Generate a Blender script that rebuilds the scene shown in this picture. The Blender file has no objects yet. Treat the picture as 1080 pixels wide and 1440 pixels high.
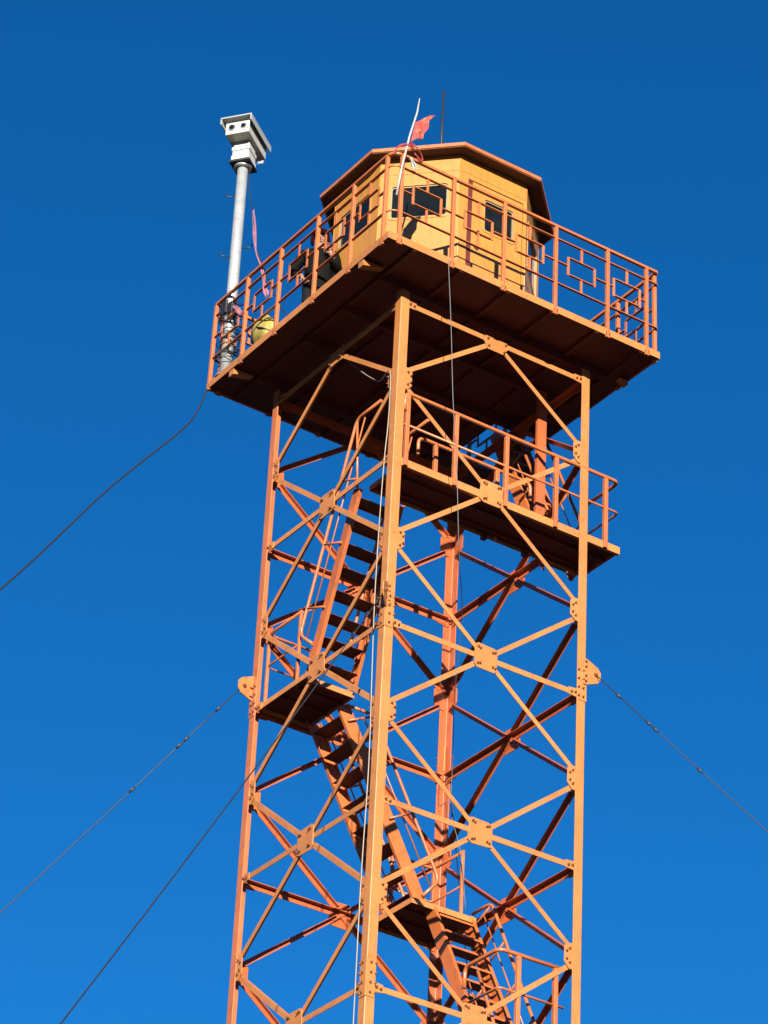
import bpy, bmesh, math, random
from mathutils import Vector, Matrix
random.seed(7)
V = Vector
rad = math.radians
scene = bpy.context.scene
COL = scene.collection

# ------------------------------------------------------------ camera, sky, sun, exposure
cam_data = bpy.data.cameras.new("camera")
cam = bpy.data.objects.new("camera", cam_data)
COL.objects.link(cam)
cam_data.sensor_fit = 'HORIZONTAL'
cam_data.sensor_width = 36.0
cam_data.lens = 156.19
cam_data.clip_start = 0.1
cam_data.clip_end = 6000
pan, tilt, roll = rad(32.811), rad(32.043), rad(3.051)
fw = V((math.cos(tilt)*math.sin(pan), math.cos(tilt)*math.cos(pan), math.sin(tilt)))
rt0 = V((math.cos(pan), -math.sin(pan), 0)); up0 = rt0.cross(fw)
rt = rt0*math.cos(roll) + up0*math.sin(roll)
up = -rt0*math.sin(roll) + up0*math.cos(roll)
mw = Matrix((rt, up, -fw)).transposed().to_4x4()
mw.translation = V((-17.399, -26.856, -23.042))
cam.matrix_world = mw
scene.camera = cam
GROUND = -24.65

SUN_EL, SUN_AZ = 15.0, 30.0          # azimuth measured from -Y towards -X
sd = V((-math.sin(rad(SUN_AZ))*math.cos(rad(SUN_EL)), -math.cos(rad(SUN_AZ))*math.cos(rad(SUN_EL)), math.sin(rad(SUN_EL))))
world = bpy.data.worlds.new("World"); scene.world = world
world.use_nodes = True
nt = world.node_tree; nt.nodes.clear()
out = nt.nodes.new('ShaderNodeOutputWorld'); bg = nt.nodes.new('ShaderNodeBackground')
sky = nt.nodes.new('ShaderNodeTexSky'); sky.sky_type = 'NISHITA'; sky.sun_disc = False
sky.sun_elevation = rad(SUN_EL); sky.sun_rotation = math.atan2(sd.x, sd.y)
sky.altitude = 1500; sky.air_density = 1.0; sky.dust_density = 0.0; sky.ozone_density = 4.0
hs = nt.nodes.new('ShaderNodeHueSaturation'); hs.inputs['Saturation'].default_value = 1.22
hs.inputs['Value'].default_value = 1.0
bg.inputs['Strength'].default_value = 0.050
nt.links.new(sky.outputs[0], hs.inputs['Color']); tn = nt.nodes.new('ShaderNodeMix'); tn.data_type = 'RGBA'; tn.blend_type = 'MULTIPLY'; tn.inputs['Factor'].default_value = 1.0
nt.links.new(hs.outputs[0], tn.inputs[6]); tn.inputs[7].default_value = (.40, .90, 1.03, 1)
nt.links.new(tn.outputs[2], bg.inputs['Color'])
nt.links.new(bg.outputs[0], out.inputs['Surface'])
sun_d = bpy.data.lights.new("sun", 'SUN'); sun_d.energy = 5.0; sun_d.angle = rad(0.5)
sun_d.color = (1.0, 0.94, 0.80)
sun = bpy.data.objects.new("sun", sun_d); COL.objects.link(sun)
sun.rotation_euler = sd.to_track_quat('Z', 'Y').to_euler()
sun.location = (-30, -50, 20)
scene.view_settings.view_transform = 'Standard'
scene.view_settings.look = 'None'
scene.view_settings.exposure = 1.62
scene.view_settings.gamma = 1.0

# ------------------------------------------------------------ materials
TONE = 0.585      # one common darkening of all base colours, deepens shade against the raised exposure
def mat(name, base, rough=0.5, metal=0.0, var=0.12, scale=3.0, bump=0.15, dirt=None, dirt_amt=0.25, spec=.5, obj=0, streak=0):
    base = tuple(c*TONE for c in base)
    if dirt: dirt = tuple(c*TONE for c in dirt)
    m = bpy.data.materials.new(name); m.use_nodes = True
    n = m.node_tree.nodes; l = m.node_tree.links
    b = n['Principled BSDF']
    tc = n.new('ShaderNodeTexCoord')
    no = n.new('ShaderNodeTexNoise'); no.inputs['Scale'].default_value = scale
    no.inputs['Detail'].default_value = 8; no.inputs['Roughness'].default_value = 0.65
    l.new(tc.outputs['Object'], no.inputs['Vector'])
    cr = n.new('ShaderNodeValToRGB')
    lo = tuple(c*(1-var) for c in base) + (1,); hi = tuple(min(1, c*(1+var)) for c in base) + (1,)
    cr.color_ramp.elements[0].position = .3; cr.color_ramp.elements[0].color = lo
    cr.color_ramp.elements[1].position = .7; cr.color_ramp.elements[1].color = hi
    l.new(no.outputs['Fac'], cr.inputs['Fac'])
    last = cr.outputs['Color']
    if dirt:
        n2 = n.new('ShaderNodeTexNoise'); n2.inputs['Scale'].default_value = scale*4.1
        n2.inputs['Detail'].default_value = 10; n2.inputs['Roughness'].default_value = 0.75
        l.new(tc.outputs['Object'], n2.inputs['Vector'])
        r2 = n.new('ShaderNodeValToRGB'); r2.color_ramp.elements[0].position = .52; r2.color_ramp.elements[1].position = .70
        r2.color_ramp.elements[0].color = (0, 0, 0, 1); r2.color_ramp.elements[1].color = (dirt_amt,)*3 + (1,)
        l.new(n2.outputs['Fac'], r2.inputs['Fac'])
        mx = n.new('ShaderNodeMix'); mx.data_type = 'RGBA'
        l.new(r2.outputs['Color'], mx.inputs['Factor']); l.new(last, mx.inputs[6])
        mx.inputs[7].default_value = dirt + (1,)
        last = mx.outputs[2]
    if streak:      # run-off streaks, stretched along the object's height
        mp = n.new('ShaderNodeMapping'); mp.inputs['Scale'].default_value = (9, 9, .7)
        l.new(tc.outputs['Object'], mp.inputs['Vector'])
        n3 = n.new('ShaderNodeTexNoise'); n3.inputs['Scale'].default_value = 2.2; n3.inputs['Detail'].default_value = 7
        l.new(mp.outputs['Vector'], n3.inputs['Vector'])
        r3 = n.new('ShaderNodeValToRGB'); r3.color_ramp.elements[0].position = .5; r3.color_ramp.elements[1].position = .75
        r3.color_ramp.elements[0].color = (0, 0, 0, 1); r3.color_ramp.elements[1].color = (streak,)*3 + (1,)
        l.new(n3.outputs['Fac'], r3.inputs['Fac'])
        m3 = n.new('ShaderNodeMix'); m3.data_type = 'RGBA'
        l.new(r3.outputs['Color'], m3.inputs['Factor']); l.new(last, m3.inputs[6]); m3.inputs[7].default_value = tuple(c*.5 for c in base)+(1,)
        last = m3.outputs[2]
    if obj:         # every member was painted and has faded a little differently
        oi = n.new('ShaderNodeObjectInfo'); mr = n.new('ShaderNodeMapRange')
        mr.inputs['To Min'].default_value = 1-obj; mr.inputs['To Max'].default_value = 1+obj*.5
        l.new(oi.outputs['Random'], mr.inputs['Value'])
        h2 = n.new('ShaderNodeHueSaturation'); l.new(mr.outputs[0], h2.inputs['Value']); l.new(last, h2.inputs['Color'])
        last = h2.outputs['Color']
    l.new(last, b.inputs['Base Color'])
    b.inputs['Specular IOR Level'].default_value = spec; b.inputs['Roughness'].default_value = rough; b.inputs['Metallic'].default_value = metal
    if bump:
        bp = n.new('ShaderNodeBump'); bp.inputs['Strength'].default_value = bump; bp.inputs['Distance'].default_value = .01
        nb = n.new('ShaderNodeTexNoise'); nb.inputs['Scale'].default_value = 18; nb.inputs['Detail'].default_value = 6
        l.new(tc.outputs['Object'], nb.inputs['Vector'])
        l.new(nb.outputs['Fac'], bp.inputs['Height']); l.new(bp.outputs['Normal'], b.inputs['Normal'])
    return m

RUST = (0.16, 0.045, 0.015)
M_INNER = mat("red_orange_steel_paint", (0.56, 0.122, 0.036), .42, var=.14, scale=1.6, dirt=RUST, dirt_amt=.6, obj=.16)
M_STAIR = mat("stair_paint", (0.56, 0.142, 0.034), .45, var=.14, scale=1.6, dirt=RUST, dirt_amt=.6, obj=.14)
M_LEFT = mat("pinkish_orange_steel_paint", (0.56, 0.160, 0.055), .42, var=.12, scale=1.6, dirt=RUST, dirt_amt=.5, obj=.05)  # slightly pinker orange for the left leg
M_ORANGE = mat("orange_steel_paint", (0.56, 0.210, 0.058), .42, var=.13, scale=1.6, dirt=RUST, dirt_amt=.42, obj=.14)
M_RAIL = mat("orange_rail_paint", (0.56, 0.160, 0.048), .40, dirt=RUST, dirt_amt=.5, obj=.14)
M_DECK = mat("deck_shaded_paint", (0.125, 0.009, 0.007), .65, dirt=(0.07, 0.02, 0.01), dirt_amt=.8, scale=1.3)  # shade under deck and landings is darkened into this base colour
M_CABIN = mat("cabin_paint", (0.57, 0.245, 0.048), .38, var=.09, dirt=(0.30, 0.09, 0.03), dirt_amt=.3, streak=.35, obj=.06, scale=1.6, bump=.1)
M_ROOF = mat("roof_paint", (0.50, 0.13, 0.045), .5, dirt=RUST, dirt_amt=.4)
M_SOFFIT = mat("shaded_soffit_paint", (0.07, 0.012, 0.008), .7, var=.3)  # eave shade put into the base colour
M_TREAD = mat("shaded_tread_steel", (0.13, 0.026, 0.014), .6, var=.3, dirt=(0.05, 0.02, 0.01), dirt_amt=.7)  # underside shade of the treads painted into the plate colour
M_GAP = mat("door_gap_shade", (0.12, 0.008, 0.006), .6)
M_BOLT = mat("bolt_steel", (0.30, 0.10, 0.04), .5, metal=.3)
M_GALV = mat("galvanised_steel", (0.62, 0.64, 0.66), .36, metal=.45, var=.16, scale=5, dirt=(0.25, 0.25, 0.26), dirt_amt=.6)
M_WHITE = mat("white_housing", (0.58, 0.58, 0.54), .4, var=.08, dirt=(0.30, 0.27, 0.22), dirt_amt=.4, bump=.04)
M_GREY = mat("grey_shield", (0.40, 0.42, 0.43), .45, var=.08, bump=.05)
M_BLACK = mat("black_rubber", (0.012, 0.012, 0.014), .6, var=.3)
M_WIRE = mat("steel_wire", (0.05, 0.05, 0.055), .5, metal=.5)
M_LWIRE = mat("grey_wire", (0.14, 0.14, 0.14), .6)
M_WCABLE = mat("white_cable", (0.34, 0.27, 0.21), .5, var=.08)
M_GLASS = mat("dark_window_glass", (0.008, 0.010, 0.010), .10, spec=.3, var=.5, scale=2, bump=0)
M_GASKET = mat("window_gasket", (0.30, 0.24, 0.15), .6, var=.2)
M_RED = mat("faded_red_cloth", (0.46, 0.050, 0.038), .85, var=.4, scale=4, dirt=(0.50, 0.40, 0.28), dirt_amt=.95)
M_PINK = mat("pink_cloth", (0.34, 0.13, 0.20), .85, var=.2, scale=12)
M_WPOLE = mat("white_pole", (0.42, 0.40, 0.37), .45, var=.06)
M_YELLOW = mat("yellow_plastic", (0.36, 0.27, 0.05), .6, var=.25, scale=6, dirt=(0.2, 0.16, 0.03), dirt_amt=.6)
M_SKIN = mat("skin", (0.30, 0.14, 0.09), .55, var=.06, bump=.03)
M_JACKET = mat("black_jacket", (0.0045, 0.004, 0.0035), .8, var=.45, scale=7, bump=.6, spec=.08)
M_TROUS = mat("dark_trousers", (0.010, 0.010, 0.013), .85, spec=.1, var=.3, bump=.4)
M_HAT = mat("maroon_fur_hat", (0.020, 0.003, 0.0025), .95, spec=.05, var=.5, scale=30, bump=.9)
M_CONC = mat("concrete", (0.32, 0.31, 0.28), .9, var=.2, scale=4)
M_GROUND = mat("dark_heath", (0.022, 0.020, 0.014), .95, var=.35, scale=.4)

# ------------------------------------------------------------ helpers
def tag(o, label=None, cat=None, group=None, kind=None):
    if label: o["label"] = label
    if cat: o["category"] = cat
    if group: o["group"] = group
    if kind: o["kind"] = kind
    return o

def empty(name, loc=(0, 0, 0)):
    o = bpy.data.objects.new(name, None); COL.objects.link(o); o.location = loc
    o.empty_display_size = .3
    return o

def build(name, bm, m, parent=None, smooth=False, bevel=0.0):
    bmesh.ops.recalc_face_normals(bm, faces=bm.faces)
    me = bpy.data.meshes.new(name); bm.to_mesh(me); bm.free()
    for mm in (m if isinstance(m, (list, tuple)) else [m]): me.materials.append(mm)
    if smooth:
        for p in me.polygons: p.use_smooth = True
    o = bpy.data.objects.new(name, me); COL.objects.link(o)
    if parent:
        o.parent = parent
        if parent.location.length > 0 and parent.parent is None and parent.type == 'EMPTY':
            o.matrix_parent_inverse = Matrix.Translation(-parent.location)
    if bevel:
        b = o.modifiers.new('bevel', 'BEVEL'); b.width = bevel; b.segments = 2; b.limit_method = 'ANGLE'; b.angle_limit = rad(40)
        b.harden_normals = False
    return o

def prof(bm, A, B, pts, u, v, mi=0):
    A, B = V(A), V(B)
    r1 = [bm.verts.new(A + u*x + v*y) for x, y in pts]
    r2 = [bm.verts.new(B + u*x + v*y) for x, y in pts]
    n = len(pts)
    fs = [bm.faces.new((r1[i], r1[(i+1) % n], r2[(i+1) % n], r2[i])) for i in range(n)]
    fs.append(bm.faces.new(r1[::-1])); fs.append(bm.faces.new(r2))
    for f in fs: f.material_index = mi

def lbeam(bm, A, B, n, w, t=.008, top=True, d0=0.0, w2=None):
    """steel angle A-B: one flange in the plane with inward normal n, the other turned inwards along its upper edge"""
    A, B, n = V(A), V(B), V(n); w2 = w2 or w
    d = (B-A).normalized(); u = n.cross(d).normalized()
    if abs(u.z) > 1e-4:
        if (u.z > 0) != top: u = -u
    h = w/2
    pts = [(-h, d0), (h, d0), (h, d0+w2), (h-t, d0+w2), (h-t, d0+t), (-h, d0+t)]
    prof(bm, A, B, pts, u, n)

def bar(bm, A, B, w, h, up=V((0, 0, 1)), mi=0):
    A, B = V(A), V(B); d = (B-A).normalized()
    if abs(d.dot(up)) > .98: up = V((0, 1, 0))
    u = d.cross(up).normalized(); v = u.cross(d)
    prof(bm, A, B, [(-w/2, -h/2), (w/2, -h/2), (w/2, h/2), (-w/2, h/2)], u, v, mi)

def box(bm, lo, hi, mi=0):
    x0, y0, z0 = lo; x1, y1, z1 = hi
    prof(bm, (x0, y0, z0), (x0, y0, z1), [(0, 0), (x1-x0, 0), (x1-x0, y1-y0), (0, y1-y0)], V((1, 0, 0)), V((0, 1, 0)), mi)

def tube(bm, pts, r, seg=8, cap=True, mi=0):
    pts = [V(p) for p in pts]; rings = []; prev = None
    for i, p in enumerate(pts):
        if i == 0: d = pts[1]-p
        elif i == len(pts)-1: d = p-pts[i-1]
        else: d = (pts[i+1]-p).normalized() + (p-pts[i-1]).normalized()
        d.normalize()
        if prev is None:
            a = V((0, 0, 1)) if abs(d.z) < .9 else V((1, 0, 0))
            u = d.cross(a).normalized()
        else:
            u = (prev - d*prev.dot(d)).normalized()
        prev = u; v = d.cross(u)
        rr = r[i] if isinstance(r, (list, tuple)) else r
        rings.append([bm.verts.new(p + (u*math.cos(2*math.pi*k/seg) + v*math.sin(2*math.pi*k/seg))*rr) for k in range(seg)])
    for a, b in zip(rings, rings[1:]):
        for k in range(seg):
            f = bm.faces.new((a[k], a[(k+1) % seg], b[(k+1) % seg], b[k])); f.smooth = True; f.material_index = mi
    if cap:
        f1 = bm.faces.new(rings[0][::-1]); f2 = bm.faces.new(rings[-1]); f1.material_index = f2.material_index = mi

def bend(pts, r=.08, n=4):
    """round the corners of a polyline"""
    pts = [V(p) for p in pts]; o = [pts[0]]
    for i in range(1, len(pts)-1):
        p = pts[i]; a = (pts[i-1]-p); b = (pts[i+1]-p)
        ra = min(r, a.length*.45); rb = min(r, b.length*.45)
        s, e = p+a.normalized()*ra, p+b.normalized()*rb
        for k in range(n+1):
            t = k/n; o.append(s*(1-t)**2 + p*2*t*(1-t) + e*t*t)
    o.append(pts[-1]); return o

def spline(pts, n=8):
    pts = [V(p) for p in pts]; P = [pts[0]*2-pts[1]] + pts + [pts[-1]*2-pts[-2]]; o = []
    for i in range(1, len(P)-2):
        for k in range(n):
            t = k/n
            o.append(.5*((2*P[i]) + (P[i+1]-P[i-1])*t + (2*P[i-1]-5*P[i]+4*P[i+1]-P[i+2])*t*t + (3*P[i]-P[i-1]-3*P[i+1]+P[i+2])*t**3))
    o.append(pts[-1]); return o

def bolt(bm, p, n, r=.0135, h=.018, mi=1):
    p, n = V(p), V(n).normalized(); a = V((0, 0, 1)) if abs(n.z) < .9 else V((1, 0, 0))
    u = n.cross(a).normalized(); v = n.cross(u)
    prof(bm, p, p+n*h, [(r*math.cos(k*math.pi/3+.3), r*math.sin(k*math.pi/3+.3)) for k in range(6)], u, v, mi)
    prof(bm, p+n*h, p+n*(h+.018), [(r*.5*math.cos(k*math.pi/3), r*.5*math.sin(k*math.pi/3)) for k in range(6)], u, v, mi)

S = 2.800            # tower side
H = 2.2              # panel height
NL = 11              # panels down to the ground
FACES = [  # origin, along, inward normal
    (V((0, 0, 0)), V((1, 0, 0)), V((0, 1, 0))),
    (V((0, 0, 0)), V((0, 1, 0)), V((1, 0, 0))),
    (V((0, S, 0)), V((1, 0, 0)), V((0, -1, 0))),
    (V((S, 0, 0)), V((0, 1, 0)), V((-1, 0, 0))),
]
Z = V((0, 0, 1))

# ------------------------------------------------------------ ground
bm = bmesh.new()
N = 48; R0 = 3000
vs = [bm.verts.new((R0*math.cos(2*math.pi*k/N), R0*math.sin(2*math.pi*k/N), 0)) for k in range(N)]
bm.faces.new(vs)
g = build("ground", bm, M_GROUND); g.location = (0, 0, GROUND)
tag(g, "dry grass ground under the tower", kind="structure")

# unseen ring of dark slopes, added to block the low sky glow
bm = bmesh.new(); rows = []
NS = 144
for j, rr in enumerate((420, 520, 640, 800, 1000, 1300)):
    row = []
    for k in range(NS):
        a = 2*math.pi*k/NS
        h = (0, .35, .75, 1.0, .8, .5)[j]*(105+22*math.sin(a*3+1)+14*math.sin(a*7+.4)+8*math.sin(a*17+j))
        row.append(bm.verts.new((rr*math.cos(a), rr*math.sin(a), GROUND-1+h)))
    rows.append(row)
for r1, r2 in zip(rows, rows[1:]):
    for k in range(NS): bm.faces.new((r1[k], r1[(k+1) % NS], r2[(k+1) % NS], r2[k]))
hl = build("horizon_glow_block", bm, mat("dark_glow_block", (0.03, 0.035, 0.02), .95, var=.4, scale=.05), smooth=True)
tag(hl, "unseen ring of dark slopes added to block the horizon glow", kind="structure")

# ------------------------------------------------------------ the tower
tower = empty("watchtower", (S/2, S/2, GROUND))
tag(tower, "tall orange lattice steel watchtower with square deck, stairs and landings against blue sky", "tower")

LW = .120
for ci, (cx, cy) in enumerate(((0, 0), (S, 0), (0, S), (S, S))):
    sx = 1 if cx == 0 else -1; sy = 1 if cy == 0 else -1
    bm = bmesh.new()
    t = .014
    # angle with a small root fillet so the corner catches light
    pts = [(.006, 0), (LW, 0), (LW, t), (t+.006, t), (t, t+.006), (t, LW), (0, LW), (0, .006)]
    prof(bm, (cx, cy, GROUND+.3), (cx, cy, .12), pts, V((sx, 0, 0)), V((0, sy, 0)))
    # splices with bolts
    for zs in (-4.27, -8.72, -13.1, -17.5, -21.9):
        zb = zs
        prof(bm, (cx, cy, zb-.22), (cx, cy, zb+.22), [(.02, -.0), (LW-.008, -.0), (LW-.008, -.009), (-.009, -.009), (-.009, LW-.008), (0, LW-.008), (0, .02), (0, 0)], V((sx, 0, 0)), V((0, sy, 0)))
        for k in range(4):
            zz = zb-.17+k*.113
            for w in (.045, .11):
                bolt(bm, (cx+sx*w, cy-sy*.009, zz), (0, -sy, 0))
                bolt(bm, (cx-sx*.009, cy+sy*w, zz), (-sx, 0, 0))
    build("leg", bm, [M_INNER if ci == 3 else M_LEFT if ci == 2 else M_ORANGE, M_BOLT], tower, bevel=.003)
    bm = bmesh.new()
    prof(bm, (cx, cy, GROUND-.2), (cx, cy, GROUND+.3), [(-.35, -.35), (.35, -.35), (.35, .35), (-.35, .35)], V((1, 0, 0)), V((0, 1, 0)))
    build("footing", bm, M_CONC, tower, bevel=.02)

BW = .058
for fi, (O, hd, n) in enumerate(FACES):
    P = lambda a, z, d=0.0: O + hd*a + Z*z + n*d
    far = fi >= 2
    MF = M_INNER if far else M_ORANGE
    for k in range(0, NL+1):
        z = -k*H if k else -.045
        if z < GROUND+.3: break
        mezz = (fi == 0 and k == 1)
        # horizontal
        if not mezz:
            w = .066 if not far else .072
            bm = bmesh.new()
            e = .10
            lbeam(bm, P(e, z, .026), P(S-e, z, .026), n, w, w2=w)
            # end plates, pinned by two bolts
            for a0, a1 in ((LW-.06, LW+.11), (S-LW-.11, S-LW+.06)):
                pts = [(0, -.06), (a1-a0, -.045), (a1-a0, .045), (0, .06)] if a0 < S/2 else [(0, -.045), (a1-a0, -.06), (a1-a0, .06), (0, .045)]
                prof(bm, P(a0, z, .015), P(a0, z, .0255), pts, hd, Z)
                s = 1 if a0 < S/2 else -1
                xb = LW+.02 if s > 0 else S-LW-.02
                bolt(bm, P(xb, z, .015), -n); bolt(bm, P(xb+s*.055, z-.01, .015), -n)
            build("horizontal_beam", bm, [MF, M_BOLT], tower)
        # centre gusset
        bm = bmesh.new(); c = S/2
        if k == 0: pts = [(-.17, .05), (.17, .05), (.19, -.04), (.12, -.16), (-.12, -.16), (-.19, -.04)]
        else: pts = [(-.18, -.13), (-.165, .15), (-.12, .175), (.12, .175), (.18, .13), (.165, -.15), (.12, -.175), (-.12, -.175)]
        pts = [(x*.92+random.uniform(-.008, .008), y*.90+random.uniform(-.008, .008)) for x, y in pts]
        prof(bm, P(c, z, .012), P(c, z, .0235), pts, hd, Z)
        for a, b in ((-.13, -.12), (.13, -.12), (-.13, .12), (.13, .12)):
            a = a*.9+random.uniform(-.008, .008); b = b*.9+ random.uniform(-.008, .008)
            if k == 0 and b > 0: continue
            bolt(bm, P(c+a, z+b, .012), -n); 
            if k: bolt(bm, P(c+a*.72, z+b*.9, .012), -n)
        if k == 0:
            for a in (-.13, .13): bolt(bm, P(c+a, z, .012), -n)
        build("centre_gusset", bm, [MF, M_BOLT], tower, bevel=.002)
        # diagonals through the hub at level k
        zt, zb = z+H/2, z-H/2
        if zb < GROUND+.4: zb = GROUND+.45
        e = LW+.03
        def dz(a, z0, z1): return z0 + (z1-z0)*a/S
        if k == 0:
            for a0, a1 in ((0, c), (S, c)):
                bm = bmesh.new(); s = 1 if a0 == 0 else -1
                lbeam(bm, P(a0+s*e, z+(-H/2-z)*(1-e/c), .026), P(c-s*.08, z+(-H/2-z)*.08/c, .026), n, BW)
                build("diagonal_brace", bm, MF, tower)
        else:
            for za, zc in ((zt, zb), (zb, zt)):
                bm = bmesh.new(); off = 0.0
                off = .026 if za > zc else .0345
                lbeam(bm, P(e, dz(e, za, zc), off), P(c-.07, dz(c-.07, za, zc), off), n, BW)
                lbeam(bm, P(c+.07, dz(c+.07, za, zc), off), P(S-e, dz(S-e, za, zc), off), n, BW)
                bar(bm, P(c-.12, dz(c-.12, za, zc), off+.013), P(c+.12, dz(c+.12, za, zc), off+.013), .006, BW*.8, up=Z)
                build("diagonal_brace", bm, MF, tower)
        # leg gussets at half level
        zh = -k*H-H/2
        if zh > GROUND+1:
            for s, a0 in ((1, 0), (-1, S)):
                bm = bmesh.new()
                pts = [(s*(LW-.05), -.15), (s*(LW+.03), -.15), (s*(LW+.10), -.08), (s*(LW+.10), .10), (s*(LW+.05), .15), (s*(LW-.05), .15)]
                pts = [(x+random.uniform(-.005, .005), y+random.uniform(-.01, .01)) for x, y in pts]
                prof(bm, P(a0, zh, .0145), P(a0, zh, .0255), pts, hd, Z)
                for b in (-.085, .085):
                    bolt(bm, P(a0+s*(LW+.035), zh+b, .0145), -n); bolt(bm, P(a0+s*(LW+.075), zh+b*.55, .0145), -n)
                build("leg_gusset", bm, [MF, M_BOLT], tower, bevel=.002)

# guy anchor plates bolted to the legs
GZ = -4.1
for cx, cy, sx, sy in ((0, 0, -1, -1), (S, 0, 1, -1), (0, S, -1, 1), (S, S, 1, 1)):
    bm = bmesh.new(); d = V((sx, sy, 0)).normalized()
    # plate lies in the plane that faces the wire
    hd = V((sx, 0, 0)) if (cx, cy) != (0, S) else V((0, sy, 0))
    nn = V((0, sy, 0)) if (cx, cy) != (0, S) else V((sx, 0, 0))
    if (cx, cy) == (0, S): hd, nn = V((-1, 0, 0)), V((0, -1, 0))
    if (cx, cy) in ((0, 0), (S, S)): hd = d; nn = V((-d.y, d.x, 0))
    pl = [(-.05, -.17), (.0, -.17), (.16, -.10), (.20, -.04), (.20, .05), (.16, .10), (0, .17), (-.05, .17)]
    base = V((cx, cy, GZ)) + (nn*.011 if sx*sy < 0 and cx > 0 else V((0, 0, 0)))
    if (cx, cy) == (0, S): base = V((0, S-LW*0-.02, GZ))
    prof(bm, base, base+nn*.014, pl, hd, Z)
    for b in (-.13, -.06, .06, .13): bolt(bm, base+hd*-.02+Z*b+nn*.014, nn)
    bolt(bm, base+hd*.12+nn*.014, nn, r=.026)
    build("guy_plate", bm, [M_ORANGE, M_BOLT], tower, bevel=.002)

# ------------------------------------------------------------ top deck
DX0, DX1 = -.64, 3.375
DZ = .2
bm = bmesh.new()
# fascia channels around the edge
ft = .05
box(bm, (DX0, DX0, DZ), (DX1, DX0+.008, DZ+.1)); box(bm, (DX0, DX1-.008, DZ), (DX1, DX1, DZ+.1))
box(bm, (DX0, DX0+.0081, DZ), (DX0+.008, DX1-.0081, DZ+.1)); box(bm, (DX1-.008, DX0+.0081, DZ), (DX1, DX1-.0081, DZ+.1))
deck = build("deck_frame", bm, M_ORANGE, tower, bevel=.002)
bm = bmesh.new()
hx0, hx1, hy0, hy1 = 2.66, 3.30, 1.72, 2.75     # stair hatch
e = .0085
z0, z1 = DZ+.03, DZ+.085
box(bm, (DX0+e, DX0+e, z0), (DX1-e, hy0, z1))
box(bm, (DX0+e, hy0, z0), (hx0, hy1, z1)); box(bm, (hx1, hy0, z0), (DX1-e, hy1, z1))
box(bm, (DX0+e, hy1, z0), (DX1-e, DX1-e, z1))
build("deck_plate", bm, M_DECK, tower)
for y in (0.07, .85, 1.66, S-.07):
    bm = bmesh.new()
    x1 = 3.05 if not (hy0 < y < hy1) else hx0-.03
    # channel joist
    prof(bm, (-.30, y, DZ-.06), (x1, y, DZ-.06), [(-.03, 0), (.03, 0), (.03, .012), (-.018, .012), (-.018, .078), (.03, .078), (.03, .089), (-.03, .089)], V((0, 1, 0)), Z)
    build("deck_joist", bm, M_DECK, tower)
for x in (-.25, .42, 1.1, 1.75, 2.42, 3.1):
    bm = bmesh.new()
    y1 = DX1-.05
    if hx0 < x < hx1: y1 = hy0-.03
    prof(bm, (x, DX0+.02, DZ-.012), (x, y1, DZ-.012), [(-.025, 0), (.025, 0), (.025, .006), (-.019, .006), (-.019, .041), (-.025, .041)], V((1, 0, 0)), Z)
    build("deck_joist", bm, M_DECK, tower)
# triangular edge brackets
for p, dr in (((-.63, 2.8, DZ), V((1, 0, 0))), ((-.63, -.06, DZ), V((1, 0, 0))), ((3.36, .02, DZ), V((-1, 0, 0)))):
    bm = bmesh.new(); sd_ = dr.cross(Z)
    prof(bm, V(p)-sd_*.05-Z*.001, V(p)+sd_*.05-Z*.001, [(0, 0), (.30 if dr.x > 0 else .12, 0), (.0, -.085 if dr.x > 0 else -.06)], dr, Z)
    build("edge_bracket", bm, M_ORANGE, tower)

# railing sides
RT, R2, RB = 1.52, 1.32, .66
def rail_side(A, d, n, L, posts, rect_bays, first=0.0, last=None):
    """A: deck corner, d: along, n: outward; posts: distances from A; panel ornament between posts"""
    A = V(A); last = L if last is None else last
    bm = bmesh.new()
    a, b = A+d*first, A+d*last
    bar(bm, a+Z*(RT-.018), b+Z*(RT-.018), .042, .034)
    root = build("railing", bm, M_RAIL, tower, bevel=.004)
    for z in (R2, RB):
        bm = bmesh.new(); bar(bm, a+Z*z, b+Z*z, .036, .010)
        build("rail_bar", bm, M_RAIL, root)
    for q in posts:
        bm = bmesh.new(); p = A+d*q
        bar(bm, p+Z*(DZ-.012)+n*.010, p+Z*(RT-.0355), .044, .044, up=d)
        bar(bm, p+Z*(DZ-.02)+n*.02, p+Z*(DZ+.06)+n*.02, .07, .02, up=n)
        build("post", bm, M_RAIL, root, bevel=.004)
    for q0, q1 in rect_bays:
        c = (q0+q1)/2; bm = bmesh.new(); w = .20
        zl, zh = .86, 1.11
        P = lambda q, z: A + d*q + Z*z
        vb = lambda q, z0, z1: bar(bm, P(q, z0), P(q, z1), .012, .032, up=d)
        hb = lambda qa, qb, z: bar(bm, P(qa, z), P(qb, z), .034, .010)
        vb(c-w, zl-.01, zh+.01); vb(c+w, zl-.01, zh+.01)
        hb(c-w+.019, c+w-.019, zh); hb(c-w+.019, c+w-.019, zl)
        vb(c, zh+.0055, R2-.0055); vb(c, RB+.0055, zl-.0055)
        zm = (zl+zh)/2
        hb(q0+.026, c-w-.019, zm); hb(c+w+.019, q1-.026, zm)
        build("rail_ornament", bm, M_RAIL, root)
    return root
X, Y = V((1, 0, 0)), V((0, 1, 0))
c0, c1 = DX0+.03, DX1-.03
ln = c1-c0
PF = [.13, .88, 1.63, 2.40, 3.19, 3.79]
front = rail_side((c0, c0, 0), X, -Y, ln, PF, [(PF[i], PF[i+1]) for i in range(5)], first=.12)
PLs = [.12, .82, 1.60, 2.43, 3.2, ln]
left = rail_side((c0, c0, 0), Y, -X, ln, PLs, [(PLs[i], PLs[i+1]) for i in range(5)], first=.12)
PR = [.05, .78, 1.55, 2.35, 3.15, ln]
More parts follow.
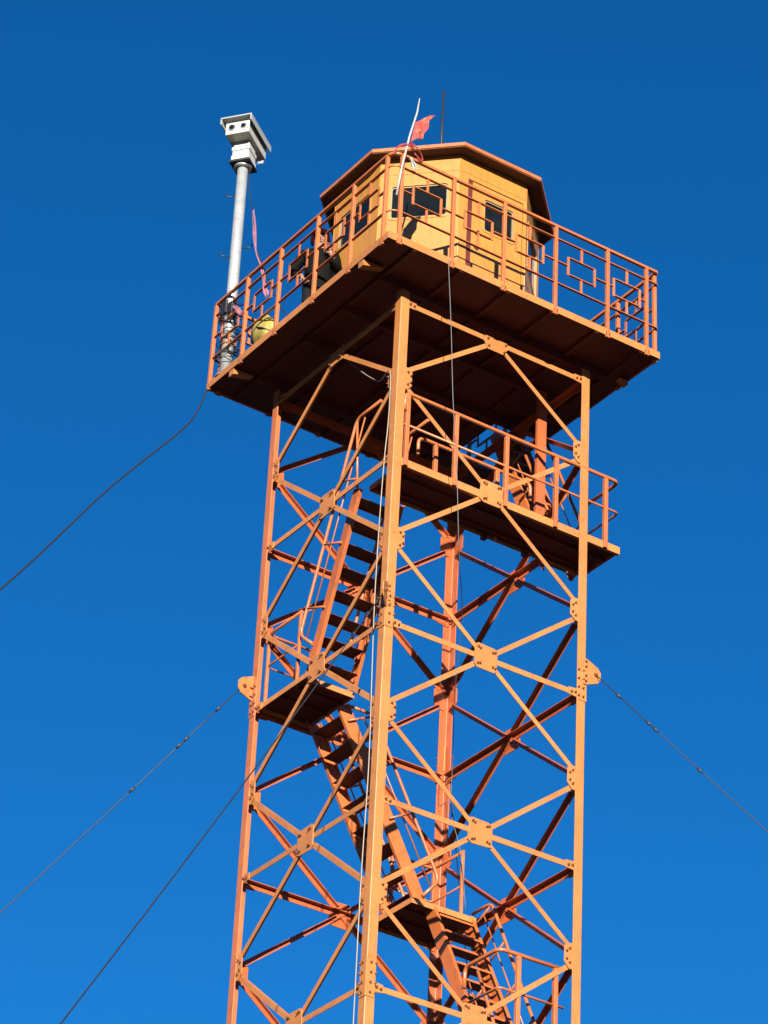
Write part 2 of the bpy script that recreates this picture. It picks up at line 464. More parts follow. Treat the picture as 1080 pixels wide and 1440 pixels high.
right = rail_side((c1, c0, 0), Y, X, ln, PR[:-1]+[ln], [(PR[i], PR[i+1]) for i in range(5)])
back = rail_side((c0, c1, 0), X, Y, ln, PF[:-1], [(PF[i], PF[i+1]) for i in range(5)], first=.03, last=ln-.03)
# rounded near corner of rails
bm = bmesh.new()
def arc(z, r, rr):
    cx = c0+.12
    pts = [(cx-.12*math.cos(t), cx-.12*math.sin(t), z) for t in [math.pi/2*k/6 for k in range(7)]]
    tube(bm, pts, rr, 8)
arc(RT-.02, .12, .022); arc(R2, .12, .012); arc(RB, .12, .012)
build("corner_rail", bm, M_RAIL, front)

# ------------------------------------------------------------ stairs and landings
def flight(p0, p1, wdir, width, nst, rails=('l', 'r'), cut=(0.0, 1.0), off=(.36, .36), flat=.38, cuts=None, sw=.17):
    """p0 lower / p1 upper end of the near stringer; treads run along wdir"""
    p0, p1, wdir = V(p0), V(p1), V(wdir)
    d = (p1-p0); dn = d.normalized(); run = V((d.x, d.y, 0)); rn = run.normalized()
    up_ = dn.cross(wdir).normalized()
    if up_.z < 0: up_ = -up_
    bm = bmesh.new()
    for s in (0, 1):
        a = p0 + wdir*(width*s); b = p1 + wdir*(width*s)
        inn = wdir*(1 if s == 0 else -1)
        # channel with flanges turned inwards
        prof(bm, a, b, [(-sw/2, 0), (sw/2, 0), (sw/2, .045), (sw/2-.008, .045), (sw/2-.008, .008), (-sw/2+.008, .008), (-sw/2+.008, .045), (-sw/2, .045)], up_, inn)
    root = build("stair_flight", bm, M_STAIR, tower, bevel=.002)
    for i in range(nst):
        t = (i+.5)/nst
        c = p0 + d*t
        bm = bmesh.new()
        a = c + wdir*.0465; b = c + wdir*(width-.0465)
        dep = .20
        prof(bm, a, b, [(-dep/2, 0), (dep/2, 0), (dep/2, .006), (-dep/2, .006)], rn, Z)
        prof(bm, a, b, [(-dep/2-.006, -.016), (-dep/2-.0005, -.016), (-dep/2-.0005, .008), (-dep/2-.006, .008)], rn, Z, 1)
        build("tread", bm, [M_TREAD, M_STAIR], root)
    o0, o1 = up_*off[0], up_*off[1]
    for s in rails:
        cut_ = (cuts or {}).get(s, cut)
        k = 0 if s == 'l' else 1
        sgn = -1 if k == 0 else 1
        w_ = wdir*(width*k + sgn*.02)
        a = p0 + d*cut_[0] + w_; b = p0 + d*cut_[1] + w_
        bm = bmesh.new()
        pts = [a+o0*.1, a+o0+dn*.12, b+o1]
        if flat and cut_[1] > .8:
            pts += [b+o1+rn*flat]
            tube(bm, [b+o1-Z*.02, (b if cut_[1] <= 1 else p1+w_)-Z*.02+rn*.04], .015, 6)
        tube(bm, bend(pts, .10), .02, 8)
        m_ = [a+o0*.55+dn*.10, b+o1*.55]
        tube(bm, m_, .009, 6)
        for q in (.16, .44, .72):
            c = a+(b-a)*q
            tube(bm, [c, c+o0*(1-q)+o1*q], .014, 6)
        build("handrail", bm, M_RAIL, root)
    return root

def landing(lo, hi, z, beams=True):
    """floor plate with edge angles; z is the underside"""
    bm = bmesh.new()
    box(bm, (lo[0], lo[1], z+.05), (hi[0], hi[1], z+.056))
    y = lo[1]+.25
    while y < hi[1]-.1:
        bar(bm, (lo[0]+.01, y, z+.032), (hi[0]-.01, y, z+.032), .03, .03); y += .3
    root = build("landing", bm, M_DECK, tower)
    bm = bmesh.new()
    box(bm, (lo[0]-.006, lo[1]-.006, z), (hi[0]+.006, lo[1]-.0001, z+.07))
    box(bm, (lo[0]-.006, hi[1]+.0001, z), (hi[0]+.006, hi[1]+.006, z+.07))
    box(bm, (lo[0]-.006, lo[1], z), (lo[0]-.0001, hi[1], z+.07))
    box(bm, (hi[0]+.0001, lo[1], z), (hi[0]+.006, hi[1], z+.07))
    build("landing_frame", bm, M_ORANGE, root)
    return root

def guard(parent, poly, z, h=.98, posts=(), rp=.022, post_w=.05, mid=True, name="guardrail", close=None, drop=(True, True)):
    bm = bmesh.new(); P = [V((x, y, z+h)) for x, y in poly]
    pl = list(P)
    if drop[0]: pl = [P[0]-Z*.25] + pl
    if drop[1]: pl = pl + [P[-1]-Z*.25]
    tube(bm, bend(pl, .09), rp, 8)
    o = build(name, bm, M_RAIL, parent)
    if mid:
        bm = bmesh.new(); tube(bm, bend([p-Z*(h*.46) for p in P], .07), rp*.62, 8)
        build("mid_rail", bm, M_RAIL, parent)
    for x, y in posts:
        b2 = bmesh.new(); bar(b2, (x, y, z-.05), (x, y, z+h-rp), post_w, post_w, up=Y)
        build("post", b2, M_RAIL, parent, bevel=.004)
    return o

# upper walkway (level 1), running past the right leg
MZ = -2.30
mz = landing((.17, .045), (3.27, .72), MZ)
bm = bmesh.new()
prof(bm, (.13, .027, MZ), (3.30, .027, MZ), [(0, 0), (0, .10), (.045, .10), (.045, .092), (.008, .092), (.008, .008), (.045, .008), (.045, 0)], Y, Z)
build("walkway_beam", bm, M_ORANGE, tower, bevel=.002)
for x, y in ((3.10, .22), (3.10, .58), (1.05, .66), (1.75, .66), (2.35, .66)):
    bm = bmesh.new(); box(bm, (x, y, MZ-.055), (x+.06, y+.06, MZ-.001))
    build("bearing_cleat", bm, M_DECK, mz)
guard(mz, [(.14, .02), (3.27, .02), (3.27, .70)], -2.25, .95, [(.18, .02), (.87, .02), (1.6, .02), (2.33, .02), (3.07, .02)], rp=.024, drop=(True, False))
guard(mz, [(.80, .70), (2.45, .70)], -2.25, .95, [(1.05, .70), (1.95, .70)], rp=.022, mid=False)
# short support column from the deck down to the stair
# flight D: walkway to deck hatch
fD = flight((2.80, .84, -2.24), (2.80, 2.02, .26), X, .46, 11, rails=('l', 'r'), cut=(0.10, .92), flat=0)
bm = bmesh.new()
prof(bm, (2.56, .726, MZ+.01), (2.56, .726, DZ-.0601), [(0, 0), (.13, 0), (.13, .05), (.122, .05), (.122, .008), (.008, .008), (.008, .05), (0, .05)], X, Y)
build("hanger_column", bm, M_INNER, tower, bevel=.002)
# flight A: left landing up to the walkway
fA = flight((.09, 1.70, -4.34), (.09, .88, -2.22), X, .63, 8, rails=('l', 'r'), cut=(0.16, 1.40), off=(.40, .40), flat=.50, sw=.14)
# left landing (level 2)
l2 = landing((.05, 1.72), (.74, 2.66), -4.42)
guard(l2, [(.08, 1.9), (.08, 2.62), (.70, 2.62)], -4.36, .95, [(.08, 1.92), (.08, 2.6), (.68, 2.62)], rp=.018, drop=(False, False), post_w=.035)
# flight B
fB = flight((1.99, 1.95, -6.62), (.76, 1.95, -4.40), Y, .64, 8, rails=('l', 'r'), cut=(.05, .92))
l3 = landing((1.72, 1.78), (2.61, 2.66), -6.70)
guard(l3, [(1.97, 2.63), (2.58, 2.63), (2.58, 2.02)], -6.64, .95, [(1.99, 2.63), (2.58, 2.63), (2.58, 2.04)], rp=.018, post_w=.035, drop=(False, False))
# flight C
fC = flight((2.02, .76, -8.80), (2.02, 1.88, -6.64), X, .58, 9, rails=('l', 'r'), cuts={'l': (-.02, .38), 'r': (.02, .96)}, off=(.36, .40))
l4 = landing((1.72, .06), (2.68, .74), -8.90)
guard(l4, [(1.75, .72), (1.75, .08), (2.62, .08)], -8.84, .98, [(2.0, .07), (2.5, .07)], rp=.024, drop=(True, False))
# and the stair carries on down in the same turn
zc = -8.84
spots = [((.72, .09, 0), (1.9, .09, 0), Y, (.06, .06), (.74, .74)), ((.09, 1.86, 0), (.09, .72, 0), X, (.06, 1.74), (.72, 2.66)),
         ((1.99, 1.95, 0), (.76, 1.95, 0), Y, (1.80, 1.74), (2.66, 2.66)), ((2.02, .76, 0), (2.02, 1.88, 0), X, (1.72, .06), (2.68, .72))]
for i in range(6):
    a, b, w, lo, hi = spots[i % 4]
    flight(V(a)+Z*(zc-H), V(b)+Z*zc, w, .6, 10, cut=(.05, .95))
    landing(lo, hi, zc-H-.06)
    zc -= H
# last run to the ground
a, b, w, lo, hi = spots[2]
flight(V(a)+Z*(GROUND+.05), V(b)+Z*zc, w, .6, 10, cut=(.05, .95))

# ------------------------------------------------------------ cabin
def rrect(x0, x1, z0, z1, r=.05, n=5):
    o = []
    for cx, cz, a0 in ((x1-r, z0+r, -90), (x1-r, z1-r, 0), (x0+r, z1-r, 90), (x0+r, z0+r, 180)):
        for k in range(n+1):
            a = rad(a0+90*k/n); o.append((cx+r*math.cos(a), cz+r*math.sin(a)))
    return o
def rect(x0, x1, z0, z1): return [(x0, z0), (x1, z0), (x1, z1), (x0, z1)]

def panel(bm, outer, holes, F, th):
    """flat panel with holes; F(u, z, depth) -> point; thickness th goes inwards"""
    loops = []
    t = bmesh.new()
    for lp in [outer]+holes:
        vs = [t.verts.new((x, z, 0)) for x, z in lp]
        for i in range(len(vs)): t.edges.new((vs[i], vs[(i+1) % len(vs)]))
    bmesh.ops.triangle_fill(t, edges=t.edges[:], use_beauty=True, use_dissolve=False)
    t.verts.index_update(); t.verts.ensure_lookup_table()
    A = [bm.verts.new(F(v.co.x, v.co.y, 0)) for v in t.verts]
    B = [bm.verts.new(F(v.co.x, v.co.y, th)) for v in t.verts]
    for f in t.faces:
        idx = [v.index for v in f.verts]
        bm.faces.new([A[i] for i in idx]); bm.faces.new([B[i] for i in idx[::-1]])
    for e_ in t.edges:
        if len(e_.link_faces) == 1:
            i, j = e_.verts[0].index, e_.verts[1].index
            bm.faces.new((A[i], A[j], B[j], B[i]))
    t.free()

def ring(bm, o, i, F, d0, d1):
    n = len(o)
    for k in range(n):
        j = (k+1) % n
        q = [F(*o[k], d0), F(*o[j], d0), F(*i[j], d0), F(*i[k], d0), F(*o[k], d1), F(*o[j], d1), F(*i[j], d1), F(*i[k], d1)]
        v = [bm.verts.new(p) for p in q]
        bm.faces.new((v[0], v[1], v[2], v[3])); bm.faces.new((v[7], v[6], v[5], v[4]))
        bm.faces.new((v[0], v[4], v[5], v[1])); bm.faces.new((v[3], v[2], v[6], v[7]))
    bmesh.ops.remove_doubles(bm, verts=bm.verts, dist=1e-5)

CC = 1.385; AW = 1.225; ZW0, ZW1 = DZ+.086, 2.635
cabin = empty("lookout_cabin", (CC, CC, ZW0))
tag(cabin, "octagonal orange lookout cabin with dark windows standing on the top deck", "cabin")
half = AW*math.tan(rad(22.5))
def wall_frame(k):
    ang = rad(-90 + 45*k)        # outward normal; k=0 faces -Y, k=7 the near chamfer, k=6 faces -X
    nrm = V((math.cos(ang), math.sin(ang), 0)); tan_ = V((-math.sin(ang), math.cos(ang), 0))
    c = V((CC, CC, 0)) + nrm*AW
    return lambda u, z, d: c + tan_*u - nrm*d + Z*z, nrm, tan_
def window(F, x0, x1, z0, z1, parent, mullion=None):
    bm = bmesh.new()
    o = rrect(x0, x1, z0, z1, .055); i = rrect(x0+.028, x1-.028, z0+.028, z1-.028, .04)
    ring(bm, o, i, F, -.008, .05)
    w = build("window", bm, M_CABIN, parent, bevel=.002)
    bm = bmesh.new()
    g_ = rrect(x0+.018, x1-.018, z0+.018, z1-.018, .035)
    vs = [bm.verts.new(F(u, z, .022)) for u, z in g_]; vb = [bm.verts.new(F(u, z, .028)) for u, z in g_]
    bm.faces.new(vs); bm.faces.new(vb[::-1])
    for a in range(len(vs)): bm.faces.new((vs[a], vs[(a+1) % len(vs)], vb[(a+1) % len(vs)], vb[a]))
    build("pane", bm, M_GLASS, w)
    bm = bmesh.new()
    o = rrect(x0+.028, x1-.028, z0+.028, z1-.028, .04); i = rrect(x0+.045, x1-.045, z0+.045, z1-.045, .03)
    ring(bm, o, i, F, .008, .0215)
    build("gasket", bm, M_GASKET, w)
    return w
for k in range(8):
    F, nrm, tan_ = wall_frame(k)
    hf = half
    holes = []
    if k == 0: holes = [rect(1.0-CC, 1.84-CC, ZW0+.02, 2.33)]
    elif k == 7: holes = [rrect(-.385, .385, 1.70, 2.24, .055)]
    elif k == 6: holes = [rrect(-(1.78-CC), -(1.05-CC), 1.76, 2.29, .055)]
    else: holes = [rrect(-.385, .385, 1.45, 2.2, .055)] if k == 1 else [rrect(-.35, .35, 1.70, 2.24, .055)]
    bm = bmesh.new()
    panel(bm, rect(-hf, hf, ZW0, ZW1), holes, F, .04)
    wl = build("wall", bm, M_CABIN, cabin)
    if k == 7: window(F, -.385, .385, 1.70, 2.24, cabin)
    elif k == 6: window(F, -(1.78-CC), -(1.05-CC), 1.76, 2.29, cabin)
    elif k == 1: window(F, -.385, .385, 1.45, 2.2, cabin)
    elif k > 1: window(F, -.35, .35, 1.70, 2.24, cabin)
    # corner strip covering the sheet joint
    bm = bmesh.new()
    p = V((CC, CC, 0)) + nrm*AW + tan_*hf
    nx = wall_frame((k+1) % 8)[1]
    bis = (nrm+nx).normalized()
    tube(bm, [p-bis*.006+Z*(ZW0+.005), p-bis*.006+Z*(ZW1-.005)], .010, 8)
    build("corner_strip", bm, M_CABIN, cabin)
    # vertical lap seams, a top flashing strip and screws
    bm = bmesh.new()
    for u in ((-.30, .18) if k not in (0,) else (-.44,)):
        z_lo, z_hi = (ZW0+.06, 1.40) if k else (ZW0+.06, 2.50)
        if k and k != 1: prof(bm, F(u, z_lo, -.0022), F(u, z_lo, -.0001), [(0, 0), (.014, 0), (.014, z_hi-z_lo), (0, z_hi-z_lo)], tan_, Z)
    prof(bm, F(-hf+.004, 2.40, -.0045), F(-hf+.004, 2.40, -.0001), [(0, 0), (2*hf-.008, 0), (2*hf-.008, .022), (0, .022)], tan_, Z)
    build("seam_strip", bm, M_CABIN, wl)
    # base skirt
    bm = bmesh.new()
    prof(bm, F(-hf, ZW0, -.012), F(-hf, ZW0, -.0005), [(0.0, .0), (2*hf, 0), (2*hf, .05), (0, .05)], tan_, Z)
    build("skirting", bm, M_CABIN, wl)
# door, standing ajar in the front wall
F, nrm, tan_ = wall_frame(0)
bm = bmesh.new()
panel(bm, rect(1.075-CC, 1.832-CC, ZW0+.03, 2.318), [rrect(1.23-CC, 1.73-CC, 1.63, 2.16, .055)], lambda u, z, d: F(u, z, d+.006), .03)
door = build("door", bm, M_CABIN, cabin, bevel=.002)
w = window(lambda u, z, d: F(u, z, d+.006), 1.23-CC, 1.73-CC, 1.63, 2.16, cabin); w.parent = door; w.matrix_parent_inverse = door.matrix_world.inverted() @ cabin.matrix_world.inverted() if False else Matrix.Identity(4)
for ch in list(w.children): pass
bm = bmesh.new()
hp = [F(1.13-CC, 1.33, -.0), F(1.13-CC, 1.33, -.07), F(1.13-CC, 1.55, -.07), F(1.13-CC, 1.55, .0)]
tube(bm, bend(hp, .03), .011, 8)
build("handle", bm, M_BLACK, door)
bm = bmesh.new()
box(bm, (1.004, CC-AW+.006, ZW0+.022), (1.070, CC-AW+.036, 2.326))
build("door_gap_fill", bm, M_GAP, cabin)  # dark strip standing in for the shade inside the door gap
# roof
AR = 1.40
bm = bmesh.new()
def octo(a, z): 
    r = a/math.cos(rad(22.5)); return [V((CC+r*math.cos(rad(22.5+45*k)), CC+r*math.sin(rad(22.5+45*k)), z)) for k in range(8)]
lo = [bm.verts.new(p) for p in octo(AR, 2.632)]; li = [bm.verts.new(p) for p in octo(AR-.012, 2.632)]
so = [bm.verts.new(p) for p in octo(AR-.012, 2.645)]; sc = [bm.verts.new(p) for p in octo(.3, 2.645)]
hi_ = [bm.verts.new(p) for p in octo(AR+.004, 2.69)]; top = [bm.verts.new(p) for p in octo(.12, 2.93)]
for k in range(8):
    j = (k+1) % 8
    bm.faces.new((lo[k], lo[j], hi_[j], hi_[k])); bm.faces.new((hi_[k], hi_[j], top[j], top[k]))
    bm.faces.new((lo[j], lo[k], li[k], li[j])); bm.faces.new((li[j], li[k], so[k], so[j]))
bm.faces.new(top); bmesh.ops.delete(bm, geom=sc, context='VERTS')
build("roof", bm, M_ROOF, cabin, bevel=.004)
roof = cabin.children[-1]
bm = bmesh.new()
sv = [bm.verts.new(p) for p in octo(AR-.013, 2.6445)]; sw_ = [bm.verts.new(p) for p in octo(AR-.013, 2.636)]
bm.faces.new(sv); bm.faces.new(sw_[::-1])
for k in range(8): bm.faces.new((sv[k], sv[(k+1) % 8], sw_[(k+1) % 8], sw_[k]))
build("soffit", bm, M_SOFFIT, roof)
bm = bmesh.new()
fo = octo(AR+.010, 2.612); 
for k in range(8):
    a, b = octo(AR+.009, 2.664)[k], octo(AR+.009, 2.664)[(k+1) % 8]
    bar(bm, a, b, .008, .048)
build("fascia", bm, M_RAIL, roof)
bm = bmesh.new()
tube(bm, [(CC, CC, 2.5), (CC, CC, 2.62)], .05)
build("roof_post", bm, M_DECK, cabin)
bm = bmesh.new()
box(bm, (CC-1.0, CC-1.0, ZW0+.001), (CC+1.0, CC+1.0, ZW0+.012))
build("floor", bm, M_DECK, cabin)

# radio antenna
bm = bmesh.new()
tube(bm, [(CC, CC, 2.93), (CC, CC, 3.25)], .026, 8)
tube(bm, [(CC, CC, 3.25), (CC+.005, CC, 4.72)], [.022, .014], 8)
tag(build("antenna", bm, M_BLACK), "thin dark whip antenna rising from the cabin roof", "antenna")

# ------------------------------------------------------------ camera mast
MX, MY = -.53, 3.12
bm = bmesh.new()
mast = empty("camera_mast", (MX, MY, DZ+.085)); tag(mast, "silver galvanised pole clamped in the far left corner of the top deck", "pole")
tube(bm, [(MX, MY, DZ+.086), (MX, MY, 1.9), (MX, MY, 3.60)], [.078, .072, .068], 24)
build("shaft", bm, M_GALV, mast)
bm = bmesh.new()
tube(bm, [(MX, MY, DZ+.086), (MX, MY, DZ+.1)], .13, 24); tube(bm, [(MX, MY, 3.575), (MX, MY, 3.60)], .12, 24)
build("flange", bm, M_GALV, mast)
for dx, dy, z in ((-.75, .55, 3.12), (-.8, .4, 2.15), (.7, -.6, 2.30), (.7, -.6, 1.40)):
    bm = bmesh.new(); d = V((dx, dy, 0)).normalized()
    p = V((MX, MY, z)); tube(bm, [p+d*.06, p+d*.17, p+d*.21+Z*.05], .008, 6)
    build("climbing_peg", bm, M_WIRE, mast)
bm = bmesh.new()
box(bm, (MX-.11, MY-.06, 1.22), (MX-.081, MY+.08, 1.42)); box(bm, (MX-.1, MY-.19, 1.16), (MX+.0, MY-.081, 1.34))
build("junction_box", bm, M_BLACK, mast, bevel=.008)
for z in (1.28, .78):
    bm = bmesh.new(); tube(bm, [(MX+.085*math.cos(a), MY+.085*math.sin(a), z) for a in [k*math.pi/8 for k in range(17)]], .012, 6)
    bar(bm, (MX, MY+.08, z), (MX, DX1-.03, z), .04, .03)
    build("clamp", bm, M_RAIL, mast)

# coil of black cable lashed to the mast
bm = bmesh.new(); pts = []
for k in range(150):
    a = k*.42; r = .13+.05*math.sin(k*.9); pts.append((MX+.02+r*math.cos(a), MY-.02+r*math.sin(a), .45+.7*(k/150)+.10*math.sin(a*.37)))
tube(bm, pts, .007, 6)
tag(build("cable_coil", bm, M_BLACK), "tangled black cable wound round the foot of the silver pole", "cable")

# surveillance camera head
cb = empty("surveillance_camera", (MX, MY, 3.60)); tag(cb, "white twin-lens surveillance camera with sunshield on top of the silver pole", "camera")
cd = V((-.80, -.60, 0)).normalized(); cs = V((.60, -.80, 0))
def cpt(f, s, z): return V((MX, MY, 0)) + cd*f + cs*s + Z*z
def cbox(bm, f0, f1, s0, s1, z0, z1):
    prof(bm, cpt(0, 0, z0), cpt(0, 0, z1), [(f0, s0), (f1, s0), (f1, s1), (f0, s1)], cd, cs)
bm = bmesh.new(); cbox(bm, -.155, .155, -.14, .14, 3.602, 3.635); build("mount_plate", bm, M_BLACK, cb, bevel=.004)
bm = bmesh.new()
cbox(bm, -.13, .13, -.125, .125, 3.636, 3.72); cbox(bm, -.12, .12, -.115, .115, 3.7201, 3.80); cbox(bm, -.13, .13, -.125, .125, 3.8001, 3.86); cbox(bm, -.11, .11, -.11, .11, 3.8601, 3.94)
build("pan_unit", bm, M_WHITE, cb, bevel=.008)
bm = bmesh.new()
cbox(bm, -.34, .29, -.165, .165, 3.945, 4.135)
hous = build("housing", bm, [M_WHITE], cb, bevel=.012)
bm = bmesh.new()
cbox(bm, -.38, .36, -.215, .215, 4.165, 4.185); cbox(bm, -.38, .36, -.215, -.200, 4.08, 4.164); cbox(bm, -.38, .36, .200, .215, 4.08, 4.164)
build("sunshield", bm, M_GREY, cb, bevel=.004)
for s in (-.075, .085):
    bm = bmesh.new(); c = cpt(.291, s, 4.05)
    tube(bm, [c, c+cd*.012], .040 if s < 0 else .034, 24)
    l_ = build("lens", bm, M_BLACK, cb)
    bm = bmesh.new(); rr = .047 if s < 0 else .041
    tube(bm, [c+cs*math.cos(a)*rr+Z*math.sin(a)*rr+cd*.004 for a in [k*2*math.pi/24 for k in range(25)]], .006, 6)
    build("lens_rim", bm, M_GREY, cb)
    bm = bmesh.new(); tube(bm, [c+cd*.0122, c+cd*.016], .024, 20); build("lens_glass", bm, M_GLASS, l_)
bm = bmesh.new(); tube(bm, [cpt(-.2, .12, 3.80), cpt(-.24, .15, 3.82), cpt(-.26, .16, 3.86)], .022, 10)
build("cable_gland", bm, M_GREY, cb)

# cable from the camera and the pink ribbon tied to it
bm = bmesh.new()
tube(bm, spline([(-.50, 3.00, 3.56), (-.55, 2.90, 3.25), (-.57, 2.78, 2.85), (-.58, 2.66, 2.55), (-.58, 2.62, 2.2), (-.58, 2.49, 1.85), (-.55, 2.3, 1.45), (-.52, 2.08, 1.0), (-.5, 1.85, .6), (-.45, 1.6, .32)]), .007, 6)
tag(build("camera_cable", bm, M_BLACK), "black cable hanging from the camera head down to the deck", "cable")
def ribbon(pts, widths, m, name, parent=None, seed=1, th=.003, fold=.02, ax=None):
    """a strip of thin cloth along a curve, gathered into soft lengthwise folds"""
    rg = random.Random(seed)
    bm = bmesh.new(); rows = []
    sp = spline(pts, 8); n = len(sp); nq = 12
    a = V(ax or (.8, -.55, .1)).normalized(); b = V((0.5, .8, 0)).normalized()
    ph = [rg.uniform(0, 6.28) for _ in range(4)]
    for i, p in enumerate(sp):
        t = i/(n-1); wd = widths[0]+(widths[1]-widths[0])*t
        wd *= 1+.25*math.sin(t*9+ph[0])
        tw = .5*math.sin(t*5+ph[1]); aa = (a*math.cos(tw)+b*math.sin(tw))
        rows.append([bm.verts.new(p + aa*(wd*(q-.5)) + b*(fold*math.sin(q*11+t*4+ph[2])) + Z*(fold*.5*math.sin(t*7+q*3+ph[3]))) for q in [k/nq for k in range(nq+1)]])
    for r1, r2 in zip(rows, rows[1:]):
        for k in range(nq): bm.faces.new((r1[k], r1[k+1], r2[k+1], r2[k]))
    # frayed end
    for k in range(0, nq+1, 1): rows[-1][k].co += (rows[-1][k].co-rows[-3][k].co)*rg.uniform(-.5, 1.2)
    o = build(name, bm, m, parent, smooth=True)
    s_ = o.modifiers.new('solid', 'SOLIDIFY'); s_.thickness = th
    return o
pr_ = empty("pink_ribbon", (-.58, 2.65, 2.6)); tag(pr_, "faded pink ribbon tied along the cable above the left railing", "ribbon")
ribbon([(-.58, 2.67, 2.62), (-.585, 2.65, 2.45), (-.59, 2.61, 2.25), (-.595, 2.545, 2.02), (-.59, 2.5, 1.86)], (.022, .016), M_PINK, "ribbon_loop", pr_, 3, fold=.010)
ribbon([(-.58, 2.66, 2.60), (-.57, 2.60, 2.3), (-.59, 2.5, 1.86), (-.58, 2.36, 1.55)], (.02, .02), M_PINK, "ribbon_tail", pr_, 5, fold=.006)
ribbon([(-.58, 2.34, 1.52), (-.60, 2.25, 1.3), (-.60, 2.17, 1.08), (-.60, 2.12, .95)], (.03, .07), M_PINK, "ribbon_end", pr_, 8, fold=.012)
pr2 = ribbon([(-.60, 2.92, 1.25), (-.62, 2.80, 1.12), (-.60, 2.70, .98), (-.6, 2.6, .92)], (.07, .04), M_PINK, "cloth_strip", None, 11, fold=.012)
tag(pr2, "pink cloth strip knotted to the railing beside the silver pole", "cloth")

# yellow bag with a dark strap
yb = empty("yellow_bag", (-.44, 2.16, DZ+.086)); tag(yb, "round yellow bag with dark straps lying on the deck behind the left railing", "bag")
bm = bmesh.new()
bmesh.ops.create_uvsphere(bm, u_segments=28, v_segments=18, radius=.20)
for v in bm.verts:
    c = v.co; k = 1+.06*math.sin(c.x*31+c.z*17)+.07*math.sin(c.y*24+c.z*13)+.09*math.sin(c.y*11-c.z*15+1); v.co = V((c.x*k*.6, c.y*k, c.z*k*1.12)) + V((-.50, 2.28, .53))
    if v.co.z < DZ+.09: v.co.z = DZ+.09
build("sack", bm, M_YELLOW, yb, smooth=True)
for ang, tl in ((.5, .3), (-.6, -.2)):
    bm = bmesh.new()
    ctr = V((-.50, 2.28, .53)); ax1 = V((0, math.cos(ang), math.sin(ang))); ax2 = V((1, tl, 0)).normalized()
    tube(bm, [ctr+(ax1*math.cos(a)*.216+ax2*math.sin(a)*.132) for a in [k*2*math.pi/28 for k in range(29)]], .009, 6)
    build("strap", bm, M_BLACK, yb)

# ------------------------------------------------------------ flag tied to the near corner
fl = empty("tattered_flag", (-.5, -.68, .76)); tag(fl, "tattered red and white flag on a slanting white pole tied to the near railing corner", "flag")
bm = bmesh.new(); tube(bm, [(-.590, -.69, .80), (-.535, -.69, 1.25), (-.45, -.69, 1.75), (-.36, -.69, 2.15), (-.335, -.69, 2.38)], [.014, .014, .013, .012, .007], 10)
build("flag_pole", bm, M_WPOLE, fl)
# bunched cloth: held along the pole, blown up and to the right
bm = bmesh.new(); G = []
for i in range(25):
    t = i/24
    row = []
    for j in range(19):
        q = j/18
        base_ = V((-.435, -.70, 1.66)).lerp(V((-.385, -.70, 1.98)), t)
        L = .34*(.55+.45*t)
        x = base_ + V((1, -.25, .95)).normalized()*L*q
        x += V((.3, 1, 0))*(.022*math.sin(q*8+t*5)*(.3+q)) + Z*(.030*math.sin(q*6-t*7)*(.2+q)) + X*(.012*math.sin(t*21)*q)
        row.append(bm.verts.new(x))
    G.append(row)
for r1, r2 in zip(G, G[1:]):
    for k in range(18): bm.faces.new((r1[k], r1[k+1], r2[k+1], r2[k]))
cl = build("cloth", bm, M_RED, fl, smooth=True); cl.modifiers.new('solid', 'SOLIDIFY').thickness = .003
ribbon([(-.45, -.70, 1.66), (-.36, -.74, 1.58), (-.30, -.74, 1.50), (-.27, -.72, 1.43), (-.32, -.73, 1.43), (-.38, -.73, 1.48)], (.035, .025), M_RED, "knotted_cloth", fl, 4, fold=.010, ax=(.1, -.3, 1))
ribbon([(-.62, -.60, 1.44), (-.58, -.66, 1.55), (-.48, -.70, 1.60), (-.40, -.71, 1.58)], (.035, .05), M_RED, "knotted_cloth", fl, 6, fold=.010, ax=(.1, -.3, 1))
ribbon([(-.42, -.69, 1.44), (-.38, -.70, 1.36), (-.34, -.70, 1.29)], (.03, .07), M_WPOLE, "white_tatter", fl, 9, fold=.010)

# ------------------------------------------------------------ cables and guy wires
bm = bmesh.new()
tube(bm, spline([(.21, 1.67, .17), (.27, 1.36, -.16), (.26, 1.01, -.5), (.12, .55, -.86), (-.02, .14, -1.0), (-.03, .09, -1.42), (-.03, .10, -1.81), (-.03, .14, -2.28), (-.03, .17, -3.13), (-.03, .18, -4.15), (-.03, .15, -5.17), (-.03, .12, -6.24), (-.03, .15, -7.51), (-.03, .15, -9.22), (-.04, .12, -13), (-.03, .16, -18), (-.03, .15, -24.3)], 6), .0065, 8)
tag(build("white_cable", bm, M_WCABLE), "white cable running from under the deck down the nearest leg", "cable")
bm = bmesh.new()
tube(bm, spline([(.20, -.66, .24), (.28, -.66, -.7), (.36, -.64, -1.64), (.54, -.5, -2.37), (.76, -.3, -3.4), (1.35, .45, -3.68), (1.8, 1.2, -4.25), (2.36, 2.0, -4.48), (2.5, 2.2, -5.1), (2.52, 2.0, -5.74), (2.62, 2.0, -6.44)], 8), .0045, 6)
tag(build("loose_wire", bm, M_LWIRE), "thin grey wire dangling from the front edge of the deck through the lattice", "wire")
bm = bmesh.new()
A_ = V((-.64, 3.36, .2))
tube(bm, spline([A_, (-.85, 3.16, -.3), (-1.21, 2.90, -.9), (-2.4, 2.35, -2.5), (-4.12, 1.24, -5.0), (-7.5, -1.2, -9.6), (-12, -4.5, -15.5), (-19, -9.5, -24.6)], 10), .011, 6)
tag(build("power_cable", bm, M_BLACK), "black cable sagging away from the far left corner of the top deck", "cable")

